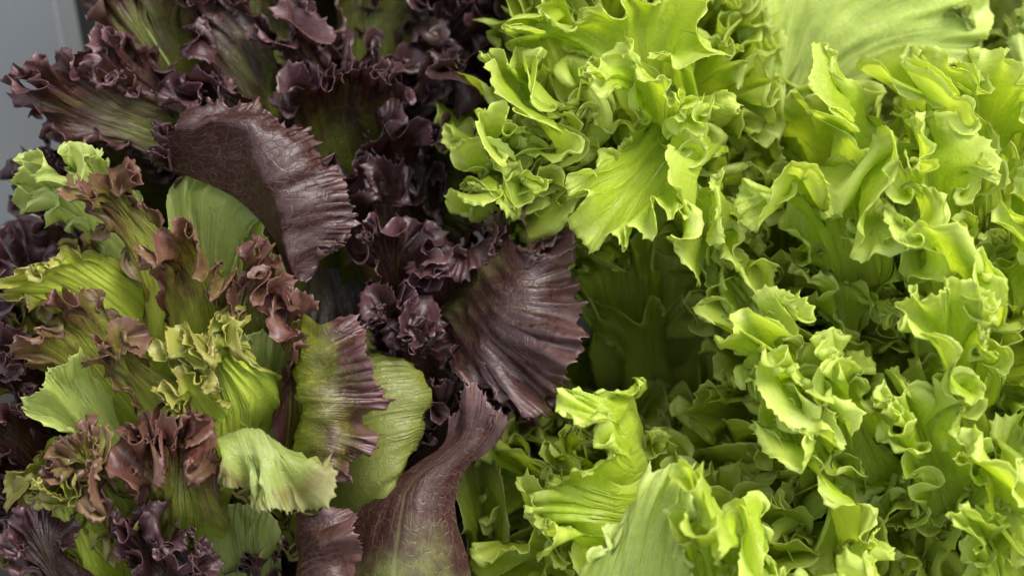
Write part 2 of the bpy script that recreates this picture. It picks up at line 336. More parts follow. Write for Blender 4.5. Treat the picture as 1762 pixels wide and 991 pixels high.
def finish_leaf(i, X, heads, obs):
    """teeth, rim, mesh object"""
    L = LEAVES[i]; rng = np.random.default_rng(900 + L['seed'])
    x = (up_u(X[i:i + 1]) if L['fine'] else X[i:i + 1])[0].astype(np.float64); nu, nv = x.shape[:2]
    uu = np.linspace(0, 1, nu); v = vparam(nv)
    b = base_shape(L, 33, nv, ROOTS, True); wcm = np.maximum(.4, np.linalg.norm(np.diff(b, axis=0), axis=2).sum(0) * 100); rl = np.linalg.norm(np.diff(b[16], axis=0), axis=1).sum() * 100
    vein = vein_field(rng, uu, v, wcm) * L['veins']
    ca, cb = (uu[:, None] - .5) * wcm[None], np.repeat((v * rl)[None], nu, 0)
    crk = noise2(rng, ca / .9, cb / .9) * .0007 + noise2(rng, ca / .42, cb / .5) * .00032 - vein * .00025
    crk *= L['crinkle'] * (sm(v, .1, .4) * (1 - .4 * sm(v, .85, 1)))[None]
    x = x + normals(x) * crk[..., None]
    seg = np.linalg.norm(np.diff(x[:, -1], axis=0), axis=1); s = np.r_[0, np.cumsum(seg)] * 100
    sp, hgt = L['teeth']
    nt_ = max(3, int(s[-1] / sp)); cuts = np.sort(np.r_[0, s[-1], (np.arange(1, nt_) + rng.uniform(-.46, .46, nt_ - 1)) * s[-1] / nt_])
    k = np.clip(np.searchsorted(cuts, s, side='right') - 1, 0, nt_ - 1); f = (s - cuts[k]) / (cuts[k + 1] - cuts[k])
    hh = np.exp(rng.normal(-.15, .7, nt_ + 1)).clip(0, 2.6); ht = hh[k] * (1 - f) + hh[k + 1] * f
    tooth = (1 - np.sin(np.pi * f) ** .75) * ht * hgt * .01
    slow = smooth1(noise1(rng, nu, s[-1] / 3), 6) * hgt * .012
    out = unit(x[:, -1] - x[:, -5])
    for j, w in ((-1, 1.0), (-2, .62), (-3, .3), (-4, .1)): x[:, j] += out * ((tooth + slow) * w)[:, None]
    nrm = normals(x)
    if L['flip']: nrm = -nrm
    th = .00014
    # rim: the sheet turns over its edge and comes back underneath, so the margin has a thickness
    e1 = x[:, -1] - nrm[:, -1] * th * 1.6 + out * th * .5
    e2 = x[:, -3] - nrm[:, -3] * th * 1.6
    x = np.concatenate([x, e1[:, None], e2[:, None]], 1); v = np.r_[vparam(nv), 1.0, .97]
    keep = np.r_[np.arange(0, 12, 3), np.arange(12, 28, 2), np.arange(28, nv + 2)] if L['fine'] else np.r_[np.arange(0, 16, 3), np.arange(16, 30, 2), np.arange(30, nv + 2)]; x = x[:, keep]; v = v[keep]; wcm = np.r_[wcm, wcm[-1], wcm[-1]][keep]; vein = np.concatenate([vein, vein[:, -1:], vein[:, -1:]], 1)[:, keep]; nv = len(v) - 2
    nvv = nv + 2
    idx = np.arange(nu * nvv).reshape(nu, nvv)
    q = np.stack([idx[:-1, :-1], idx[1:, :-1], idx[1:, 1:], idx[:-1, 1:]], -1).reshape(-1, 4)
    if L['flip']: q = q[:, ::-1]
    me = bpy.data.meshes.new('leaf')
    co = x.reshape(-1, 3).astype(np.float32)
    me.vertices.add(len(co)); me.vertices.foreach_set('co', co.ravel())
    me.loops.add(q.size); me.loops.foreach_set('vertex_index', q.ravel().astype(np.int32))
    me.polygons.add(len(q)); me.polygons.foreach_set('loop_start', np.arange(0, q.size, 4, dtype=np.int32))
    me.update(calc_edges=True); me.validate()
    me.polygons.foreach_set('use_smooth', np.ones(len(me.polygons), bool))
    lc = np.zeros((nu, nvv, 3), np.float32); lc[..., 0] = uu[:, None]; lc[..., 1] = v[None]
    a = me.attributes.new('leafco', 'FLOAT_VECTOR', 'POINT'); a.data.foreach_set('vector', lc.ravel())
    cmx = np.zeros((nu, nvv, 3), np.float32); cmx[..., 0] = (uu[:, None] - .5) * wcm[None]; cmx[..., 1] = v[None] * rl; cmx[..., 2] = L['seed'] * 7.3
    a = me.attributes.new('leafcm', 'FLOAT_VECTOR', 'POINT'); a.data.foreach_set('vector', cmx.ravel())
    a = me.attributes.new('leafvein', 'FLOAT', 'POINT'); a.data.foreach_set('value', vein.astype(np.float32).ravel())
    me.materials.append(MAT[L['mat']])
    o = bpy.data.objects.new('leaf', me); COL.objects.link(o)
    o['red_from'] = float(L['red']); o['tone'] = float(L['tone'])
    if L['label']: o['label'] = L['label']
    if L['rib']:
        mid = X[i, X.shape[1] // 2].astype(float); nn = normals(X[i].astype(float))[X.shape[1] // 2] * (-1 if L['flip'] else 1); vr = vparam(X.shape[2]); kk = np.where(vr < .8)[0]
        P = catmull(mid[kk], 60); N = np.stack([np.interp(np.linspace(0, 1, 60), np.linspace(0, 1, len(kk)), nn[kk, c]) for c in range(3)], 1)
        Tn = unit(np.gradient(P, axis=0)); Bn = unit(np.cross(Tn, N)); N = np.cross(Bn, Tn); rr = np.linspace(1, .12, 60)[:, None] * L['rib'] * .001
        ring = np.stack([P + Bn * rr * 1.5 * math.cos(a) + N * rr * (.75 * math.sin(a) - .1) for a in np.linspace(0, 2 * math.pi, 10, endpoint=False)], 1).reshape(-1, 3)
        fc = [(j * 10 + q, j * 10 + (q + 1) % 10, (j + 1) * 10 + (q + 1) % 10, (j + 1) * 10 + q) for j in range(59) for q in range(10)]
        m2 = bpy.data.meshes.new('midrib'); m2.from_pydata(ring.tolist(), [], fc); m2.materials.append(MAT['rib'])
        for p in m2.polygons: p.use_smooth = True
        r = bpy.data.objects.new('midrib', m2); COL.objects.link(r); r.parent = o
    o.parent = heads[L['head']]; o.matrix_parent_inverse = Matrix.Translation(heads[L['head']].location).inverted()
    return o
# ---------------------------------------------------------------- the heads, leaf by leaf: rows run from the leaf's foot to its margin
ROOTS = {'RA': at(560, 760, -15), 'RB': at(300, 1000, -10), 'GA': at(1120, 760, -15), 'GB': at(1560, 900, -13), 'GC': at(1200, 1250, -8), 'GD': at(1450, 330, -21)}
D = dict(grow=4.8, zone=.17, wave=.8, teeth=(.36, .17), red=.45, curl=1.0, width=2.5)
# --- dark red head, back left
leaf('RA', 'wine', [(350, 210, -8), [(220, 120, -6), (240, 30, -6), (340, 40, -7)], [(130, 90, -4.5), (120, -10, -5), (210, -90, -6), (330, -70, -6), (420, 10, -7)]], **{**D, 'red': .85}, label='veined leaf reaching past the top of the frame', rib=1.6)
leaf('RA', 'wine', [(330, 230, -6.5), [(230, 190, -4), (200, 110, -4.5), (280, 110, -5)], [(140, 190, -2.5), (120, 90, -3), (190, 40, -3.5), (280, 100, -4)]], **{**D, 'red': .55})
leaf('RA', 'wine', [(340, 270, -5), [(190, 245, -3), (160, 200, -3), (250, 160, -3.5)], [(100, 215, -1.5), (10, 190, -1), (0, 120, -1.5), (90, 80, -2), (190, 140, -3)]], **{**D, 'red': .72})
leaf('RA', 'dark', [(470, 190, -7), [(370, 130, -5), (360, 60, -5), (440, 10, -6)], [(290, 120, -2.5), (275, 50, -3), (300, -10, -4), (390, 0, -4.5)]], **{**D, 'red': .68})
leaf('RA', 'wine', [(540, 260, -9), [(400, 80, -8), (450, 20, -8), (520, 60, -9)], [(350, 20, -6), (400, -90, -6), (500, -90, -7), (590, -30, -8)]], **{**D, 'red': .9})
leaf('RA', 'dark', [(470, 270, -6), [(360, 200, -4), (370, 150, -4)], [(275, 210, -2), (270, 130, -2.5), (340, 90, -3), (410, 140, -4)]], **{**D, 'red': .68})
leaf('RA', 'wine', [(590, 200, -9), [(510, 110, -7), (520, 60, -7)], [(470, 140, -5), (450, 50, -5), (500, -10, -5.5), (590, 10, -6.5)]], **{**D, 'red': .6})
leaf('RA', 'wine', [(640, 280, -11), [(560, 60, -9.5), (640, 20, -9.5), (740, 60, -9.5)], [(520, -30, -7), (620, -110, -8), (760, -60, -8), (860, 40, -7.5)]], **{**D, 'red': .95, 'tone': .85})
leaf('RA', 'dark', [(730, 420, -11), [(640, 200, -9), (740, 140, -9), (800, 240, -9)], [(620, 90, -7), (720, 60, -6.5), (800, 20, -6), (880, 40, -6), (850, 260, -8)]], **{**D, 'red': .8, 'tone': .8, 'grow': 3.4})
leaf('RA', 'dark', [(630, 430, -9), [(490, 260, -6), (590, 190, -6), (700, 250, -6.5)], [(460, 190, -3.5), (510, 110, -3), (600, 90, -3.5), (690, 130, -4), (740, 190, -5)]], **{**D, 'red': .75, 'wave': 1.3})
leaf('RA', 'dark', [(690, 520, -9), [(600, 330, -6.5), (680, 270, -6.5), (770, 330, -7)], [(560, 230, -5), (620, 190, -4.5), (700, 190, -5), (770, 230, -6), (800, 330, -7)]], **{**D, 'red': .68, 'tone': .7, 'grow': 2.6})
leaf('RA', 'dark', [(700, 560, -8), [(600, 420, -5.5), (680, 370, -6), (760, 420, -6)], [(560, 330, -4), (610, 270, -4), (700, 290, -5), (780, 370, -6)]], **{**D, 'red': .68, 'tone': .7, 'grow': 2.2})
# the big leaf folded over the middle
leaf('RA', 'grey', [[(262, 285, -1.5), (335, 308, -1.2), (410, 345, -.8), (468, 408, -.5), (500, 490, -.3)], [(285, 250, -.5), (370, 265, 0), (432, 310, .3), (474, 385, .4), (504, 486, .2)], [(305, 215, .6), (405, 215, 1.2), (452, 275, 1.4), (482, 365, 1.2), (508, 484, .6)], [(310, 203, .2), (420, 200, .9), (492, 260, 1.1), (535, 365, .9), (515, 485, .4)], [(312, 190, -.6), (432, 180, .2), (540, 238, .5), (604, 370, .3), (535, 482, 0)]], **{**D, 'red': -.3, 'grow': 1.7, 'zone': .16, 'wave': 1.3, 'curl': .5, 'tone': .85, 'teeth': (.6, .25), 'crinkle': 2.0, 'stiff': .6, 'shoulder': 0, 'veins': .1}, label='dark leaf arched over with a greyish sheen', root=False)
leaf('RA', 'dark', [(400, 330, -4), [(280, 300, -1.5), (290, 250, -2)], [(240, 300, -.5), (245, 250, -.5), (310, 190, -1.5)]], **{**D, 'red': .2})
leaf('RA', 'dark', [(700, 620, -6), [(640, 490, -3), (680, 450, -3), (740, 480, -3)], [(590, 500, -1), (610, 400, -1), (690, 385, -1.5), (800, 450, -1), (790, 540, -1)]], **{**D, 'red': .3})
leaf('RA', 'wine', [(800, 640, -6), [(720, 490, -3), (800, 430, -3), (880, 440, -3)], [(680, 490, 0), (730, 420, -.5), (840, 420, -1), (910, 470, 0)]], **{**D, 'red': .2})
leaf('RA', 'wine', [(900, 620, -6), [(840, 440, -3), (900, 400, -3.5), (960, 440, -4)], [(810, 410, -1), (850, 350, -2), (960, 360, -2.5), (1000, 480, -3)]], **{**D, 'red': .9})
leaf('RA', 'grey', [[(760, 560, -3), (840, 400, -3)], [(790, 640, 0), (870, 540, 1.2), (910, 430, 0)], [(800, 710, .5), (920, 710, 1.2), (1000, 580, .7), (980, 450, -1), (900, 390, -1)]], **{**D, 'red': .58, 'veins': .6, 'tone': .75, 'crinkle': 2.2, 'stiff': .75, 'teeth': (.55, .25), 'grow': 1.9, 'zone': .16, 'wave': .8, 'curl': .6}, label='wine red leaf with an olive centre hanging forward')
leaf('RA', 'dark', [(760, 700, -4), [(690, 640, -2), (740, 600, -2)], [(650, 640, -.8), (690, 570, -.8), (780, 570, -1), (800, 680, -1)]], **{**D, 'red': .2})
leaf('RA', 'dark', [(720, 800, -4), [(740, 740, -2), (780, 730, -2)], [(700, 740, -1), (740, 660, -1), (800, 660, -1), (830, 760, -2)]], **{**D, 'red': .2})
# --- bronze head, front left
B = dict(grow=4.6, zone=.19, wave=.65, teeth=(.3, .13), red=.85, curl=1.1, width=4)
leaf('RB', 'pale', [(280, 520, -4), [(130, 390, -1), (120, 320, -1.5), (200, 290, -2)], [(60, 420, 0), (15, 340, 0), (40, 240, -1), (130, 240, -2), (240, 280, -2)]], **{**B, 'red': 1.2, 'tone': .8})
leaf('RB', 'bronze', [(290, 500, -2), [(190, 380, 0), (220, 330, 0)], [(90, 400, 1), (80, 320, 1), (190, 280, 1), (290, 280, .5)]], **{**B, 'red': .72})
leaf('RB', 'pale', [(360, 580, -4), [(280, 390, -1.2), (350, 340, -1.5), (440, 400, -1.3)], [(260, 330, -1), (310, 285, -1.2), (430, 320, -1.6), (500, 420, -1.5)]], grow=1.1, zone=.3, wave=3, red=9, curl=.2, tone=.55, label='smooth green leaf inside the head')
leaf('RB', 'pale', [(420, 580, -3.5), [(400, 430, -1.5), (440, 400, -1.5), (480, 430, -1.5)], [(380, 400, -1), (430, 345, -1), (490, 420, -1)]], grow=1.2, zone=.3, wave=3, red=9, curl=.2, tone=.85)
leaf('RB', 'bronze', [(260, 600, -3), [(90, 540, .2), (100, 470, .2), (180, 440, -.5)], [(0, 580, 1.4), (-20, 470, 1.4), (60, 420, 1), (150, 430, .5)]], **{**B, 'red': 1.1, 'grow': 3, 'tone': 1.2, 'stiff': .5})
leaf('RB', 'bronze', [(380, 640, -2), [(270, 500, 1), (330, 440, 1.2), (420, 480, .5)], [(200, 510, 2.2), (215, 390, 2.2), (310, 355, 2), (400, 390, 2), (470, 480, 1.2)]], **{**B, 'red': .7, 'grow': 3.2, 'tone': 1.25, 'stiff': .6, 'crinkle': 2})
leaf('RB', 'bronze', [(400, 660, -1), [(410, 510, .5), (450, 480, .5)], [(380, 450, 1.5), (440, 400, 1), (510, 510, 1), (480, 640, 1)]], **{**B, 'red': .6})
leaf('RB', 'bronze', [(510, 740, -1), [(490, 600, .3), (510, 560, .3)], [(462, 610, .8), (478, 490, .8), (530, 510, .8), (525, 680, .6)]], **{**B, 'red': .5})
leaf('RB', 'bronze', [(260, 760, -3), [(110, 660, .6), (100, 570, .6), (190, 520, 0)], [(20, 700, 1.6), (25, 570, 1.6), (90, 490, 1.2), (200, 470, .6)]], **{**B, 'red': .78, 'grow': 3.4, 'stiff': .5})
leaf('RB', 'pale', [(230, 840, -2), [(120, 760, .8), (100, 680, .9), (170, 640, .6)], [(50, 780, 1.6), (45, 660, 1.8), (110, 610, 1.8), (200, 620, 1.2)]], grow=1.5, zone=.3, wave=3, red=9, curl=.3, tone=.75)
leaf('RB', 'bronze', [(310, 760, -1), [(200, 650, 1), (220, 600, 1)], [(120, 690, 2), (160, 570, 2), (230, 550, 2), (270, 600, 1)]], **{**B, 'red': .75, 'grow': 3.4, 'tone': 1.15})
leaf('RB', 'bronze', [(360, 740, -1), [(320, 620, 1), (370, 570, 1), (430, 610, 1)], [(240, 620, 2.5), (270, 550, 2), (370, 540, 2), (460, 580, 2)]], **{**B, 'red': 1.2, 'tone': 1.15})
leaf('RB', 'bronze', [(370, 780, -.5), [(310, 700, 2), (360, 660, 2)], [(240, 730, 3), (260, 650, 3), (340, 630, 3), (410, 660, 2)]], **{**B, 'red': 1.15, 'tone': 1.15})
leaf('RB', 'bronze', [(340, 880, 0), [(260, 790, 2), (310, 740, 2)], [(190, 830, 3), (210, 740, 3), (290, 710, 3), (370, 740, 3), (390, 830, 2.5)]], **{**B, 'red': .55})
leaf('RB', 'bronze', [(240, 920, 0), [(150, 830, 2), (170, 780, 2)], [(80, 870, 3), (70, 780, 3), (150, 740, 3), (240, 780, 2)]], **{**B, 'red': .75})
leaf('RB', 'bronze', [(180, 960, 0), [(110, 880, 2), (120, 840, 2)], [(50, 900, 3), (60, 830, 3), (130, 810, 3), (190, 860, 2)]], **{**B, 'red': 1.1, 'tone': 1.1})
leaf('RB', 'pale', [(440, 860, -4), [(400, 740, -.6), (430, 660, -.6), (505, 660, -1)], [(370, 690, .6), (385, 600, .6), (450, 570, .3), (530, 620, -.6)]], grow=1.2, zone=.3, wave=3, red=9, curl=.2, tone=.6)
leaf('RB', 'pale', [[(420, 800, .5), (470, 800, .5), (520, 815, .5)], [(378, 750, 3), (440, 736, 3.6), (515, 778, 3)], [(385, 785, 4.6), (470, 785, 5), (545, 800, 3.8)], [(400, 830, 4), (450, 872, 4.4), (530, 866, 4), (592, 800, 3)]], grow=3.6, zone=.3, wave=1.0, teeth=(.36, .2), red=.98, curl=.7, tone=.64, shoulder=.1, crinkle=1.6, label='pale yellow green leaf curled over, toothed edge', root=False)
leaf('RB', 'wine', [[(580, 830, -1.5), (580, 690, -1.5), (560, 580, -1.5)], [(514, 830, .6), (503, 760, 1), (516, 690, 1.1), (508, 610, .8), (526, 540, .3)], [(560, 820, 2.8), (560, 690, 2.9), (560, 560, 2)], [(590, 850, 2), (640, 730, 2), (645, 620, 2), (610, 520, 1.5)]], grow=3.0, zone=.22, wave=1.4, teeth=(.4, .2), red=.78, curl=.6, tone=1.2, crinkle=1.8, stiff=.55, shoulder=.1, label='folded leaf, green with a burgundy toothed edge', root=False)
leaf('RB', 'bronze', [[(560, 950, -3.5), (545, 750, -3.5), (545, 610, -4), (545, 560, -9)], [(640, 880, .2), (632, 720, .3), (622, 620, -1), (612, 560, -7)], [(690, 830, 0), (740, 695, -.5), (715, 620, -2), (690, 570, -7)], [(660, 810, -3), (700, 690, -4), (690, 620, -5), (670, 570, -9)]], grow=1.3, zone=.9, wave=2.5, red=1.12, curl=0, tone=.5, shoulder=0, crinkle=2.2, label='broad ribbed green leaf base', root=False)
leaf('RB', 'grey', [[(560, 1080, -1.5), (690, 1080, 1.5), (825, 1080, -.5)], [(590, 940, -.5), (700, 910, 1.8), (805, 960, .5)], [(640, 850, -.5), (720, 838, 1.4), (782, 870, .6)], [(715, 800, 0), (768, 795, 1.2), (800, 808, .8)], [(772, 755, .4), (812, 745, 1.4), (850, 765, .8)], [(778, 700, .4), (822, 672, 1.2), (876, 708, .7)]], grow=1.8, zone=.14, wave=1.2, teeth=(.5, .2), red=.22, curl=.5, tone=1.0, veins=.6, crinkle=1.1, stiff=.6, shoulder=.05, label='twisted glossy bronze wine leaf at the bottom', root=False)
leaf('RB', 'grey', [[(560, 1080, -1), (560, 900, -1)], [(508, 1080, 1), (510, 880, 1)], [(560, 1020, 2.8), (560, 880, 2.4)], [(600, 1060, 2), (615, 950, 2), (590, 840, 1)]], grow=2, zone=.25, wave=1.4, red=-.2, curl=.5, tone=1.0, root=True, shoulder=.1)
leaf('RB', 'dark', [(330, 1080, 0), [(230, 970, 1.5), (300, 910, 1.5)], [(160, 970, 2.5), (190, 870, 2.5), (330, 880, 2), (380, 960, 2)]], **{**B, 'red': .1, 'wave': 1.3})
leaf('RB', 'dark', [(160, 1080, 0), [(70, 990, 2), (100, 930, 2)], [(-40, 1000, 3), (20, 890, 3), (110, 880, 2.5), (200, 960, 2)]], **{**B, 'red': .1, 'wave': 1.3})
leaf('RB', 'dark', [(260, 1120, 1), [(250, 1020, 2), (330, 980, 2)], [(180, 1040, 3), (230, 950, 3), (340, 940, 3), (400, 1040, 2.5)]], **{**B, 'red': .1, 'wave': 1.3})
leaf('RB', 'dark', [(100, 760, -4), [(10, 660, -1), (30, 600, -2)], [(-60, 700, 0), (-20, 570, 0), (50, 560, -1), (70, 680, 0)]], **{**B, 'red': .1, 'wave': 1.4})
leaf('RB', 'dark', [(120, 860, -4), [(20, 790, -1), (30, 700, -1)], [(-60, 830, 0), (-30, 680, 0), (60, 660, 0), (90, 740, -.5)]], **{**B, 'red': .2, 'wave': 1.4})
leaf('RB', 'dark', [(200, 480, -7), [(90, 400, -6), (90, 330, -6)], [(50, 430, -5), (40, 320, -5), (65, 230, -5), (140, 240, -6)]], **{**B, 'red': .2, 'wave': 1.4})
leaf('RB', 'pale', [(430, 1080, -3), [(330, 960, -1.5), (420, 910, -1.5), (490, 960, -1.5)], [(300, 910, -.5), (420, 860, -1), (520, 900, -1.5)]], grow=1.2, zone=.3, wave=3, red=9, curl=.2, tone=.5)
# --- green heads
G = dict(grow=5.0, zone=.35, wave=2.25, teeth=(.45, .13), curl=1.25, lean=.4, shoulder=.3, width=3.5)
leaf('GA', 'green', [(1010, 260, -7), [(870, 110, -4), (920, 40, -5), (1000, 0, -6)], [(800, 140, -2), (790, 60, -2), (870, 20, -3), (880, -50, -5)]], **{**G, 'grow': 1.9, 'curl': .6})
leaf('GA', 'green', [(1130, 330, -6), [(1000, 100, -2), (1110, 40, -3), (1230, 80, -2)], [(890, 200, 1), (880, 90, 0), (960, 20, -1), (1100, -20, -2), (1260, -20, -1), (1330, 80, 0), (1300, 200, 0)]], **{**G, 'grow': 2.4})
leaf('GA', 'green', [(1150, 300, -4), [(1080, 140, 0), (1180, 110, 0)], [(960, 230, 2), (990, 110, 1.5), (1120, 60, 1), (1250, 110, 1.5), (1280, 210, 1)]], **{**G})
leaf('GA', 'green', [(1190, 235, -3), [(1060, 250, 0), (1100, 330, .6), (1200, 310, .3)], [(985, 215, 1), (968, 340, 2), (1060, 420, 2.6), (1180, 375, 2.6), (1280, 345, 2)]], **{**G, 'grow': 2.6, 'zone': .2, 'wave': 1.8, 'curl': .7, 'stiff': .6, 'crinkle': 1.8}, label='fan shaped leaf with a clear middle vein facing out', rib=1.3)
leaf('GA', 'green', [(1180, 330, -3), [(1180, 240, 1), (1240, 240, 1)], [(1090, 250, 3), (1150, 190, 2), (1240, 220, 2.5), (1330, 320, 2.5)]], **{**G})
leaf('GA', 'green', [(1030, 380, -6), [(880, 240, -2), (900, 170, -2), (960, 160, -2)], [(800, 260, 0), (800, 180, -.5), (870, 120, 0), (970, 150, 0)]], **{**G})
leaf('GA', 'green', [(1020, 430, -6), [(860, 310, -2), (870, 250, -2)], [(770, 330, 0), (780, 230, 0), (880, 200, .5), (980, 260, 0)]], **{**G})
leaf('GA', 'green', [(1000, 470, -6), [(860, 350, -2), (860, 310, -2)], [(750, 400, 0), (740, 320, 0), (840, 270, 1), (960, 320, .5)]], **{**G})
leaf('GA', 'green', [(1080, 620, -8.5), [(1010, 500, -5.5), (1070, 430, -5.5), (1140, 460, -5.5)], [(960, 560, -4), (960, 380, -4), (1080, 350, -4.5), (1200, 420, -4.5)]], **{**G, 'grow': 1.7, 'tone': .6})  # low tone paints in the shade of the hollow between the heads
leaf('GA', 'green', [(1130, 740, -10), [(1060, 590, -7), (1140, 540, -7)], [(990, 640, -6), (1010, 500, -6), (1130, 460, -6), (1240, 560, -5.5)]], **{**G, 'grow': 1.7, 'tone': .5})  # darker still: shade deeper in the hollow, put into the tone
leaf('GA', 'green', [(1300, 560, -6), [(1180, 440, -1), (1240, 390, -1)], [(1110, 470, 1), (1150, 370, 1), (1250, 330, 1), (1350, 380, 1)]], **{**G, 'tone': .9})
leaf('GA', 'green', [(1330, 600, -6), [(1220, 520, -2), (1280, 460, -2)], [(1130, 560, -1), (1180, 470, 0), (1290, 420, 0), (1370, 500, 0)]], **{**G, 'tone': .85})
leaf('GB', 'green', [(1470, 500, -5), [(1380, 260, 0), (1440, 220, -1), (1500, 300, -1)], [(1300, 290, 1), (1330, 190, 1), (1440, 120, 0), (1480, 170, -1)]], **{**G, 'grow': 2.2})
leaf('GB', 'green', [(1490, 560, -4), [(1400, 400, 1), (1450, 340, 1), (1520, 400, 1)], [(1310, 270, 2), (1320, 410, 2), (1430, 480, 2.5), (1530, 480, 2), (1580, 430, 2)]], **{**G})
leaf('GB', 'green', [(1600, 480, -5), [(1540, 240, -1), (1610, 200, -2)], [(1470, 200, 1), (1520, 130, 0), (1620, 130, -1), (1680, 160, -1)]], **{**G})
leaf('GB', 'green', [(1700, 480, -5), [(1660, 240, -1), (1720, 190, -1)], [(1600, 250, 1), (1650, 150, 0), (1720, 120, 0), (1800, 160, 0), (1790, 300, 1)]], **{**G})
leaf('GB', 'green', [(1630, 520, -3), [(1560, 340, 2), (1640, 310, 2)], [(1490, 370, 3), (1510, 260, 3), (1640, 240, 2.5), (1710, 320, 3), (1680, 420, 3)]], **{**G})
leaf('GB', 'green', [(1640, 560, -2), [(1580, 430, 2), (1640, 400, 2)], [(1500, 470, 3), (1500, 390, 3.5), (1620, 330, 3.5), (1690, 400, 3), (1640, 480, 3)]], **{**G})
leaf('GB', 'green', [(1780, 560, -3), [(1720, 400, 1), (1780, 350, 1)], [(1670, 440, 2), (1690, 330, 2), (1780, 280, 1.5), (1840, 400, 1)]], **{**G})
leaf('GB', 'green', [(1460, 700, -4), [(1440, 560, -1), (1480, 500, -1)], [(1360, 570, 0), (1400, 490, 0), (1500, 490, 0), (1560, 570, 0)]], **{**G, 'tone': .8})
leaf('GB', 'green', [(1420, 760, -3), [(1300, 640, 1), (1320, 570, 1)], [(1160, 720, 2), (1220, 600, 2), (1330, 510, 1), (1400, 580, 1.5)]], **{**G, 'zone': .35, 'teeth': (.4, .14)})
leaf('GB', 'green', [(1430, 820, -1), [(1340, 680, 3), (1380, 640, 3)], [(1240, 740, 4), (1290, 620, 4), (1390, 590, 3.5), (1460, 650, 3.5)]], **{**G, 'teeth': (.4, .14)})
leaf('GB', 'green', [(1500, 860, -1), [(1440, 720, 3), (1480, 680, 3)], [(1350, 760, 4), (1380, 640, 4), (1490, 610, 3.5), (1530, 700, 4), (1480, 800, 4)]], **{**G})
leaf('GB', 'green', [(1460, 900, -1), [(1390, 800, 3), (1420, 760, 3)], [(1310, 840, 3.5), (1330, 760, 4), (1430, 720, 4), (1480, 800, 4)]], **{**G})
leaf('GB', 'green', [(1660, 800, -1), [(1600, 620, 3), (1650, 570, 3)], [(1530, 660, 4), (1540, 540, 4), (1640, 490, 3.5), (1680, 560, 4), (1640, 680, 4)]], **{**G})
leaf('GB', 'green', [(1760, 820, -1), [(1720, 660, 3), (1770, 600, 3)], [(1650, 700, 4), (1680, 570, 4), (1780, 500, 3.5), (1850, 640, 3.5)]], **{**G})
leaf('GB', 'green', [(1640, 920, 0), [(1560, 780, 3), (1620, 740, 3)], [(1490, 800, 4), (1520, 700, 4), (1640, 690, 4), (1700, 770, 4)]], **{**G})
leaf('GB', 'green', [(1760, 1000, 0), [(1700, 850, 4), (1750, 810, 4)], [(1630, 880, 5), (1660, 780, 5), (1760, 740, 4.5), (1830, 850, 4)]], **{**G})
leaf('GB', 'green', [(1740, 1080, 1), [(1680, 960, 4), (1740, 920, 4)], [(1600, 980, 5), (1640, 880, 5), (1760, 860, 5), (1820, 960, 4)]], **{**G})
leaf('GC', 'green', [[(1110, 1010, 0), (1120, 850, 0), (1095, 740, 0), (1085, 650, -1)], [(1085, 1010, 2.5), (1092, 850, 2.6), (1075, 740, 2.3), (1090, 670, 1.4)], [(985, 1010, 4.5), (1040, 840, 4), (1045, 740, 3.4), (1040, 640, 2)], [(880, 1010, 5), (885, 880, 4.5), (995, 800, 3.6), (950, 700, 2.6), (1005, 580, 1.2)]], **{**G, 'wave': 1.2, 'grow': 4.4, 'zone': .3, 'crinkle': 1.6, 'teeth': (.4, .15), 'curl': .9}, root=True)
leaf('GC', 'green', [(1000, 900, -3), [(930, 780, -1), (970, 740, -1)], [(860, 800, 0), (890, 740, 0), (980, 720, 0), (1030, 770, 0)]], **{**G, 'tone': .7})
leaf('GC', 'green', [(960, 960, -1), [(900, 890, 1), (920, 860, 1)], [(850, 910, 2), (870, 850, 2), (950, 830, 2), (1000, 870, 2)]], **{**G, 'tone': .8})
leaf('GC', 'pale', [[(980, 1100, 3), (1180, 1100, 3)], [(1020, 950, 5.2), (1110, 890, 6), (1190, 950, 5.6)], [(1080, 860, 4.6), (1150, 800, 5.5), (1240, 830, 5.6)]], grow=3.0, zone=.2, wave=1.6, crinkle=1.5, red=9, curl=.4, root=True, label='pale smooth leaf at the very front')
leaf('GC', 'green', [(1270, 1060, 3), [(1170, 900, 6.2), (1240, 850, 6.4), (1310, 900, 6)], [(1110, 890, 7.4), (1130, 770, 7), (1250, 750, 7), (1340, 850, 7)]], **{**G, 'grow': 4.0})
leaf('GC', 'pale', [(1360, 1100, 2), [(1340, 930, 6), (1420, 880, 5.5)], [(1240, 1000, 7), (1300, 870, 6), (1420, 850, 6), (1560, 880, 5), (1540, 960, 5.5)]], **{**G, 'grow': 2})
leaf('GC', 'green', [(1300, 1120, 3), [(1240, 980, 6), (1300, 940, 6)], [(1150, 1000, 7), (1190, 900, 7), (1300, 880, 7), (1380, 960, 7)]], **{**G})
leaf('GC', 'green', [(1500, 1140, 2), [(1440, 1010, 5), (1500, 980, 5)], [(1360, 1010, 6), (1400, 930, 6), (1520, 950, 6), (1600, 1010, 5)]], **{**G})
leaf('GC', 'green', [(860, 1080, -4), [(800, 900, -3), (860, 860, -3)], [(770, 960, -2.5), (780, 800, -2.5), (880, 780, -3), (920, 900, -3)]], **{**G, 'grow': 1.2, 'tone': .4})  # tone lowered to paint in the shade over this leaf
leaf('GD', 'pale', [(1345, 230, -12), [(1290, 110, -9), (1390, 40, -9), (1540, 120, -9)], [(1235, 20, -8), (1270, -90, -7.5), (1450, -150, -7.5), (1660, -60, -7), (1720, 60, -7.5), (1600, 190, -8.5)]], grow=1.3, zone=.14, wave=2.0, red=9, curl=.5, stiff=.5, crinkle=2.5, tone=1.4, veins=.7, label='broad pale leaf with a wide middle rib, out of focus', rib=2.6)
